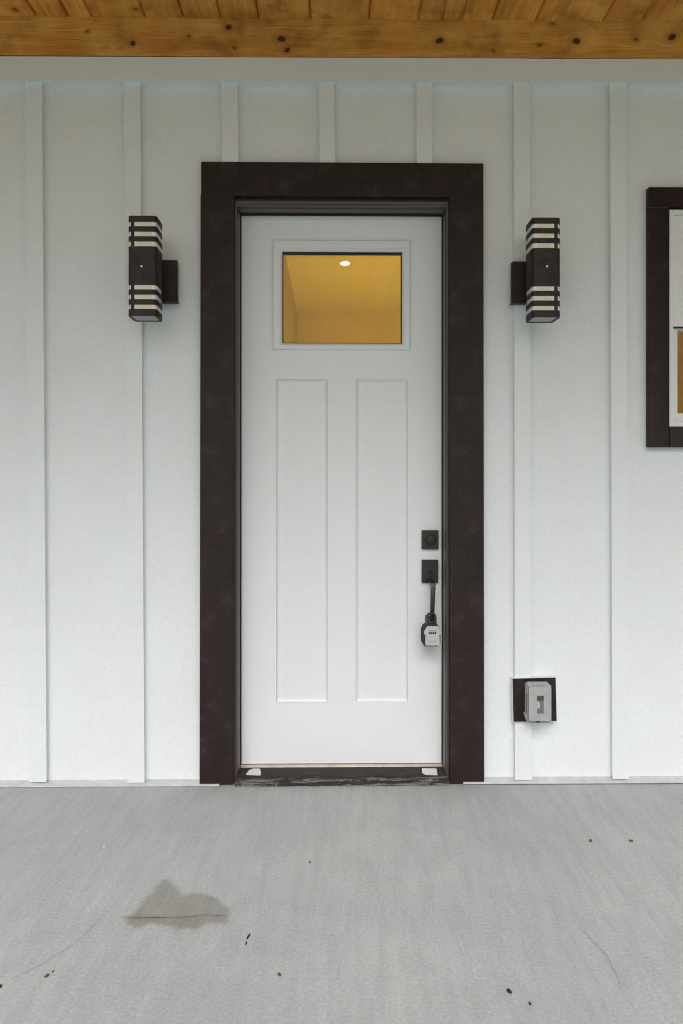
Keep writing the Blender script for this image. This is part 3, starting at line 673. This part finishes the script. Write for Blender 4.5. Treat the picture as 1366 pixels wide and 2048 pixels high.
# ------------------------------------------------------------------ wall lamps
def lamp(cx_px, side, label):
    """louvred up-and-down light: square column held off the wall by a back plate; side = -1 left of the door, +1 right of it"""
    yf, yb = -0.200, -0.102
    ctr = at(cx_px, 533, yf); cx = ctr.x; cy = (yf + yb) / 2; W_ = yb - yf
    pl = at(354, 563, -0.05) if side < 0 else at(1024.5, 563, -0.05)
    px0, px1 = (pl.x - .150, pl.x) if side < 0 else (pl.x, pl.x + .150)
    root = empty('wall_lamp', (cx, 0, ctr.z), label, 'wall lamp', 'louvred lamps beside the door')
    zc = at(683, 563, -0.05).z
    build('back_plate', B(px0, px1, -.050, -.0195, zc - .076, zc + .076), BLACKM, root, bevel=.004)
    arm = build('bracket', B(cx - .024, cx + .024, yb + .0005, -.0505, zc - .03, zc + .03), BLACKM, root, bevel=.003)
    Z = lambda py: at(683, py, yf).z
    def col(name, z0, z1, m_, w_, hollow=0.0, par=None, bev=.0009, dx=0, dy=0, d_=None):
        bm = bmesh.new(); d_ = d_ or w_
        o = rrect(w_, d_, .012 if w_ > .08 else .004)
        a = [bm.verts.new((cx + dx + x, cy + dy + y, z0)) for x, y in o]; b = [bm.verts.new((cx + dx + x, cy + dy + y, z1)) for x, y in o]; n_ = len(o)
        for i in range(n_): bm.faces.new((a[i], a[(i+1) % n_], b[(i+1) % n_], b[i]))
        if hollow:
            s_ = (w_ - 2 * hollow) / w_
            a2 = [bm.verts.new((cx + x * s_, cy + y * s_, z0)) for x, y in o]; b2 = [bm.verts.new((cx + x * s_, cy + y * s_, z1)) for x, y in o]
            for i in range(n_):
                k_ = (i+1) % n_
                bm.faces.new((a2[i], a2[k_], b2[k_], b2[i])); bm.faces.new((a[i], a[k_], a2[k_], a2[i])); bm.faces.new((b[i], b[k_], b2[k_], b2[i]))
        else: bm.faces.new(a[::-1]); bm.faces.new(b)
        return build(name, bm, m_, par or root, bevel=bev if bev else 0, seg=1)
    col('body', Z(571), Z(494), BLACKM, W_)
    for p0, p1 in ((464.5, 454), (484, 474), (590, 580), (610, 599.5)): col('louvre_ring', Z(p0), Z(p1), BLACKM, W_, .009)
    col('top_cap', Z(445), Z(433), BLACKM, W_, .009); col('bottom_cap', Z(632.5), Z(619), BLACKM, W_, .009)
    for z0, z1, nm in ((Z(494), Z(440), 'upper_diffuser'), (Z(626), Z(571), 'lower_diffuser')):
        d = col(nm, z0 + .0003, z1 - .0003, MILKY, W_ - .0035, .005, bev=0)
        s_ = 1 if side < 0 else -1; yfr = -(W_ - .0035) / 2
        col('reflector', z0 + .0006, z1 - .0006, CREAM, .052, par=d, dx=s_ * .0085, dy=yfr + .0026, bev=0, d_=.006)
        col('corner_post', z0 + .0006, z1 - .0006, BLACKM, .016, par=d, dx=-s_ * .0325, dy=yfr + .0026, bev=0, d_=.006)
    col('top_lens', Z(440) + .0003, Z(435), LENS, W_ - .0186, bev=0); col('bottom_lens', Z(631.8), Z(626) - .0002, LENS, W_ - .0186, bev=0)
    sc = at(283 if side < 0 else 1094, 532.5, yf)
    bm = bmesh.new(); ringlathe(bm, sc.x, sc.z, [(.0040, yf + .0005), (.0040, yf - .001), (.0026, yf - .0022), (.0006, yf - .0025)], 14); build('screw', bm, SCREW, root)
    return root
lamp(284.5, -1, 'black louvred up and down wall lamp on the blank wall left of the door')
lamp(1093, 1, 'black louvred up and down wall lamp between the door and the window')

# ------------------------------------------------------------------ weatherproof outlet
ob = empty('outdoor_outlet', (at(1069, 1400, -.03).x, 0, at(1069, 1443, -.03).z), 'grey weatherproof outlet cover on a small dark block low on the wall', 'outlet')
OY = -0.036
strip('mounting_block', [(1024.5, 1357.0), (1111.8, 1355.0), (1113.8, 1442.3), (1026.8, 1444.2)], OY + .0022, -.0006, WHITE, ob, .0012)
strip('face_plate', [(1025.5, 1357.8), (1111, 1355.8), (1113, 1441.6), (1027.5, 1443.3)], OY, OY + .0020, TRIM, ob, .0006)
def rr_px(x0, y0, x1, y1, r, y, n=4):
    a, b = at(x0, y0, y), at(x1, y1, y)
    return [((a.x + b.x)/2 + x, (a.z + b.z)/2 + z) for x, z in rrect(b.x - a.x, a.z - b.z, r, n)]
bm = bmesh.new(); prism(bm, rr_px(1052.5, 1367, 1098, 1441, .006, OY - .012), OY - .034, OY - .0004); bs = build('base', bm, GREYP, ob, bevel=.002)
bm = bmesh.new(); prism(bm, rr_px(1055.5, 1366.3, 1097.5, 1390, .005, OY - .036), OY - .036, OY - .020); build('hood', bm, GREYP, ob, bevel=.0012)
for px_ in (1066.5, 1073.5, 1080.5, 1087.5):
    q = at(px_, 1370.5, OY - .0362); bm = bmesh.new(); prism(bm, [(q.x - .0014, q.z + .002), (q.x + .0006, q.z + .0024), (q.x + .0018, q.z - .0022), (q.x, q.z - .002)], OY - .0368, OY - .030); build('vent_slot', bm, GASKET, ob)
YL = OY - .058
lid_o = rr_px(1059, 1375, 1101.5, 1441, .006, YL)
bm = bmesh.new(); prism(bm, lid_o, YL, OY - .0345); lid = build('lid', bm, GREYP, ob, bevel=.0022)
q0, q1 = at(1074, 1391.5, YL), at(1087.5, 1427, YL)
build('lid_window', B(q0.x, q1.x, YL - .0005, YL + .003, q1.z, q0.z), SMOKE, lid, bevel=0)
qm = at(1080, 1401, YL)
build('receptacle', B(q0.x + .0008, q1.x - .0006, YL - .0010, YL + .001, qm.z, q0.z - .0006), BROWNP, lid)
bm = bmesh.new(); hc = at(1074.5, 1410, YL); n = 14
prism(bm, [(hc.x + .0088 * math.sin(math.pi * i / n), hc.z + .0125 * math.cos(math.pi * i / n)) for i in range(n + 1)], YL - .0028, YL - .0006); build('finger_pull', bm, LIGHTP, lid, bevel=.0006)
for py in (1385.5, 1395.5):
    q = at(1052, py, OY - .018); bm = bmesh.new(); tube(bm, [q + Vector((0, 0, -.003)), q + Vector((0, 0, .003))], .0028, 8); build('hinge_knuckle', bm, GREYP, ob)
bm = bmesh.new(); pxprism(bm, [(1050, 1429.5), (1053, 1426), (1057, 1431), (1063, 1442), (1064, 1444.5), (1056, 1445), (1053.5, 1440)], OY - .03, OY - .010)
e = build('caulk_blob', bm, GREYP, ob, bevel=.001); e['label'] = 'lumpy smear of grey sealant at the lower left corner'
bm = bmesh.new(); pxprism(bm, [(1071, 1441.5), (1080, 1441.5), (1079, 1444.5), (1074, 1445)], OY - .05, OY - .03); build('latch', bm, RUBBER, ob, bevel=.0006)

# ================================================================== stain and bits on the slab
outl = [(495,390),(520,383),(545,365),(566,335),(590,305),(606,280),(624,258),(645,246),(665,238),(684,246),(700,262),(712,282),(728,300),(748,298),(770,292),(800,297),(830,300),(850,305),(868,318),(880,330),(900,342),(918,352),(914,375),(910,395),(903,420),(868,412),(830,415),(800,430),(788,441),(760,436),(720,440),(690,428),(650,420),(620,416),(590,418),(560,432),(536,430),(510,410)]
outl = [(x / 2, 1640 + y / 2) for x, y in outl]
poly = [on_floor(x, y) for x, y in outl]
def inside(p):
    c = False; n = len(poly)
    for i in range(n):
        a, b = poly[i], poly[i-1]
        if (a.y > p.y) != (b.y > p.y) and p.x < (b.x - a.x) * (p.y - a.y) / (b.y - a.y) + a.x: c = not c
    return c
def edist(p):
    best = 9
    for i in range(len(poly)):
        a, b = poly[i], poly[i-1]; d = b - a; t = max(0, min(1, (p - a).dot(d) / d.length_squared)); best = min(best, (a + d * t - p).length)
    return best
X0, X1 = min(p.x for p in poly) - .03, max(p.x for p in poly) + .03; Y0, Y1 = min(p.y for p in poly) - .05, max(p.y for p in poly) + .04
st_ = 0.005; nx, ny = int((X1 - X0) / st_), int((Y1 - Y0) / st_)
bm = bmesh.new(); lay = bm.verts.layers.float.new('wet'); lay2 = bm.verts.layers.float.new('silt'); cry = on_floor(350, 1834).y; grid = []
for j in range(ny + 1):
    row = []
    for i in range(nx + 1):
        p = Vector((X0 + i * st_, Y0 + j * st_, 0))
        d = edist(p) * (1 if inside(p) else -1)
        d += 0.006 * noise.noise(p * 30) + 0.006 * noise.noise(p * 75) + 0.004 * noise.noise(p * 160)
        v = bm.verts.new((p.x, p.y, 0.0006)); v[lay] = max(0.0, min(1.0, 0.5 + d / (0.013 + 0.016 * max(0, noise.noise(p * 6 + Vector((4, 0, 0))))))); 
        q_ = (cry - p.y) / 0.05; v[lay2] = (math.exp(-q_ * 1.2) if q_ > 0 else math.exp(q_ * 7)) * (0.6 + 0.5 * noise.noise(p * 22)); row.append(v)
    grid.append(row)
for j in range(ny):
    for i in range(nx):
        q = (grid[j][i], grid[j][i+1], grid[j+1][i+1], grid[j+1][i])
        if max(v[lay] for v in q) > 0: bm.faces.new(q)
bmesh.ops.delete(bm, geom=[v for v in bm.verts if not v.link_faces], context='VERTS')
cr = on_floor(350, 1834).y
e = build('stain', bm, m_concrete(True), floor, sm=False); e['label'] = 'brownish damp patch on the concrete'
bm = bmesh.new(); rows = []
for i in range(61):                              # hairline crack that crosses the patch
    t = i / 60; p = on_floor(249 + 206 * t, 1835.2 - 2.0 * t - 4.5 * max(0, min(1, (t - .62) / .12)) + 2.5 * max(0, min(1, (t - .8) / .2)) + 1.4 * noise.noise(Vector((t * 9, 2, 0))), 0.0022); wd = 0.0020 * (0.25 + 1.4 * abs(noise.noise(Vector((t * 17, 5, 1))))) * min(1, 6 * t + .2, 6 * (1 - t) + .2)
    rows.append((bm.verts.new(p + Vector((0, wd, 0))), bm.verts.new(p - Vector((0, wd, 0)))))
for a, b in zip(rows, rows[1:]): bm.faces.new((a[0], b[0], b[1], a[1]))
build('crack', bm, m_plain('crack_dirt', (0.12, 0.095, 0.07), rough=0.9), floor, sm=False)

def m_mark(name, col):
    return m_plain(name, col, rough=0.85, var=0.2, scale=50)
MARKD, MARKL = m_mark('trowel_line_dark', (0.325, 0.332, 0.334)), m_mark('trowel_line_pale', (0.44, 0.45, 0.45))
for pts, mt, wmm in (([(233, 1803), (196, 1842), (150, 1886), (80, 1930), (2, 1966)], MARKD, 2.4), ([(470, 1848), (446, 1876), (420, 1908), (372, 1968), (330, 2020), (300, 2060)], MARKL, 3.6),
                     ([(132, 1738), (112, 1770), (84, 1806)], MARKD, 1.6), ([(1152, 1846), (1180, 1876), (1212, 1908), (1232, 1946), (1246, 1984)], MARKD, 2.4), ([(1330, 1720), (1352, 1752), (1380, 1780)], MARKL, 2.6)):
    bm = bmesh.new(); q = [on_floor(x, y, 0.0014) for x, y in pts]; rows = []
    for i in range(len(q) - 1):
        for h in range(9):
            t = (i + h / 9) / (len(q) - 1); p = q[i].lerp(q[i+1], h / 9); d = (q[i+1] - q[i]).normalized()
            wd = wmm / 2000 * (0.35 + 1.1 * abs(noise.noise(Vector((t * 14, px_ if False else pts[0][0], 2))))) * min(1, 5 * t + .1, 5 * (1 - t) + .1); n_ = Vector((-d.y, d.x, 0)) * wd
            off = Vector((-d.y, d.x, 0)) * 0.0025 * noise.noise(Vector((t * 11, 3, pts[0][1])))
            rows.append((bm.verts.new(p + off + n_), bm.verts.new(p + off - n_)))
    for a, b in zip(rows, rows[1:]): bm.faces.new((a[0], b[0], b[1], a[1]))
    build('trowel_mark', bm, mt, floor, sm=False)

BIT = m_plain('dead_leaf_black', (0.014, 0.012, 0.011), rough=0.7); BITB = m_plain('dead_leaf_brown', (0.10, 0.07, 0.045), rough=0.8)
def flake(px, py, wpx, hpx, ang, mat, label, name='bark_flake', cat='debris'):
    c = on_floor(px, py, 0.001); k = (c.y - CAM_Y) / FPX; fz = CAM_Z / (c.y - CAM_Y)
    a_, b_ = wpx / 2.3 * k, hpx / 2.3 * k / fz
    bm = bmesh.new(); n = 12; top = []; bot = []
    for i in range(n):
        t = 2 * math.pi * i / n; r = 1 + 0.22 * noise.noise(Vector((math.cos(t) * 2 + px, math.sin(t) * 2, py)))
        x, y = a_ * r * math.cos(t), b_ * r * math.sin(t)
        x, y = x * math.cos(ang) - y * math.sin(ang), x * math.sin(ang) + y * math.cos(ang)
        lift = 0.0015 + 0.0016 * abs(math.sin(t + px))
        bot.append(bm.verts.new((c.x + x, c.y + y, 0.0008))); top.append(bm.verts.new((c.x + x * .93, c.y + y * .93, 0.0008 + lift)))
    tc = bm.verts.new((c.x, c.y, 0.0042)); bm.faces.new(bot[::-1])
    for i in range(n):
        j = (i + 1) % n; bm.faces.new((bot[i], bot[j], top[j], top[i])); bm.faces.new((top[i], top[j], tc))
    return tag(build(name, bm, mat), label, cat, 'bits of litter on the porch slab')
flake(1018.5, 1983, 10, 11, 0.4, BIT, 'largest black fleck near the bottom edge of the slab, right of centre')
flake(1060, 2008, 4, 7, 0.3, BIT, 'tiny black fleck beside and below the largest black fleck')
flake(497, 1873, 4, 13, -0.25, BIT, 'slim black sliver on the concrete right of the damp patch')
flake(492.5, 1887, 3, 6, -0.3, BIT, 'short black crumb at the lower tip of the slim sliver')
flake(93.5, 1952, 7, 8, -0.5, BITB, 'dark brown crumb low on the left of the slab')
flake(106, 1943.5, 3, 4, -0.5, BITB, 'tiny brown speck just above the dark brown crumb at left')
flake(558.5, 1949.5, 7, 8, 0.5, BITB, 'round reddish brown crumb on the slab below the damp patch, towards the middle')
flake(1, 1973, 6, 8, 0.2, BIT, 'dark crumb cut by the left edge of the photograph')
flake(619.5, 1724.5, 4, 4, 0.2, BITB, 'brown speck on the concrete in front of the door')
flake(1181, 1681.5, 7, 6, -0.4, BITB, 'brown crumb on the slab below the outlet, left one of a pair')
flake(1262, 1682, 9, 5, 0.2, BITB, 'brown crumb on the slab below the outlet, right one of a pair')
flake(208, 1693.5, 8, 7, 0.3, LIGHTP, 'pale paint chip on the concrete left of the damp patch, nearer the wall', 'paint_chip')
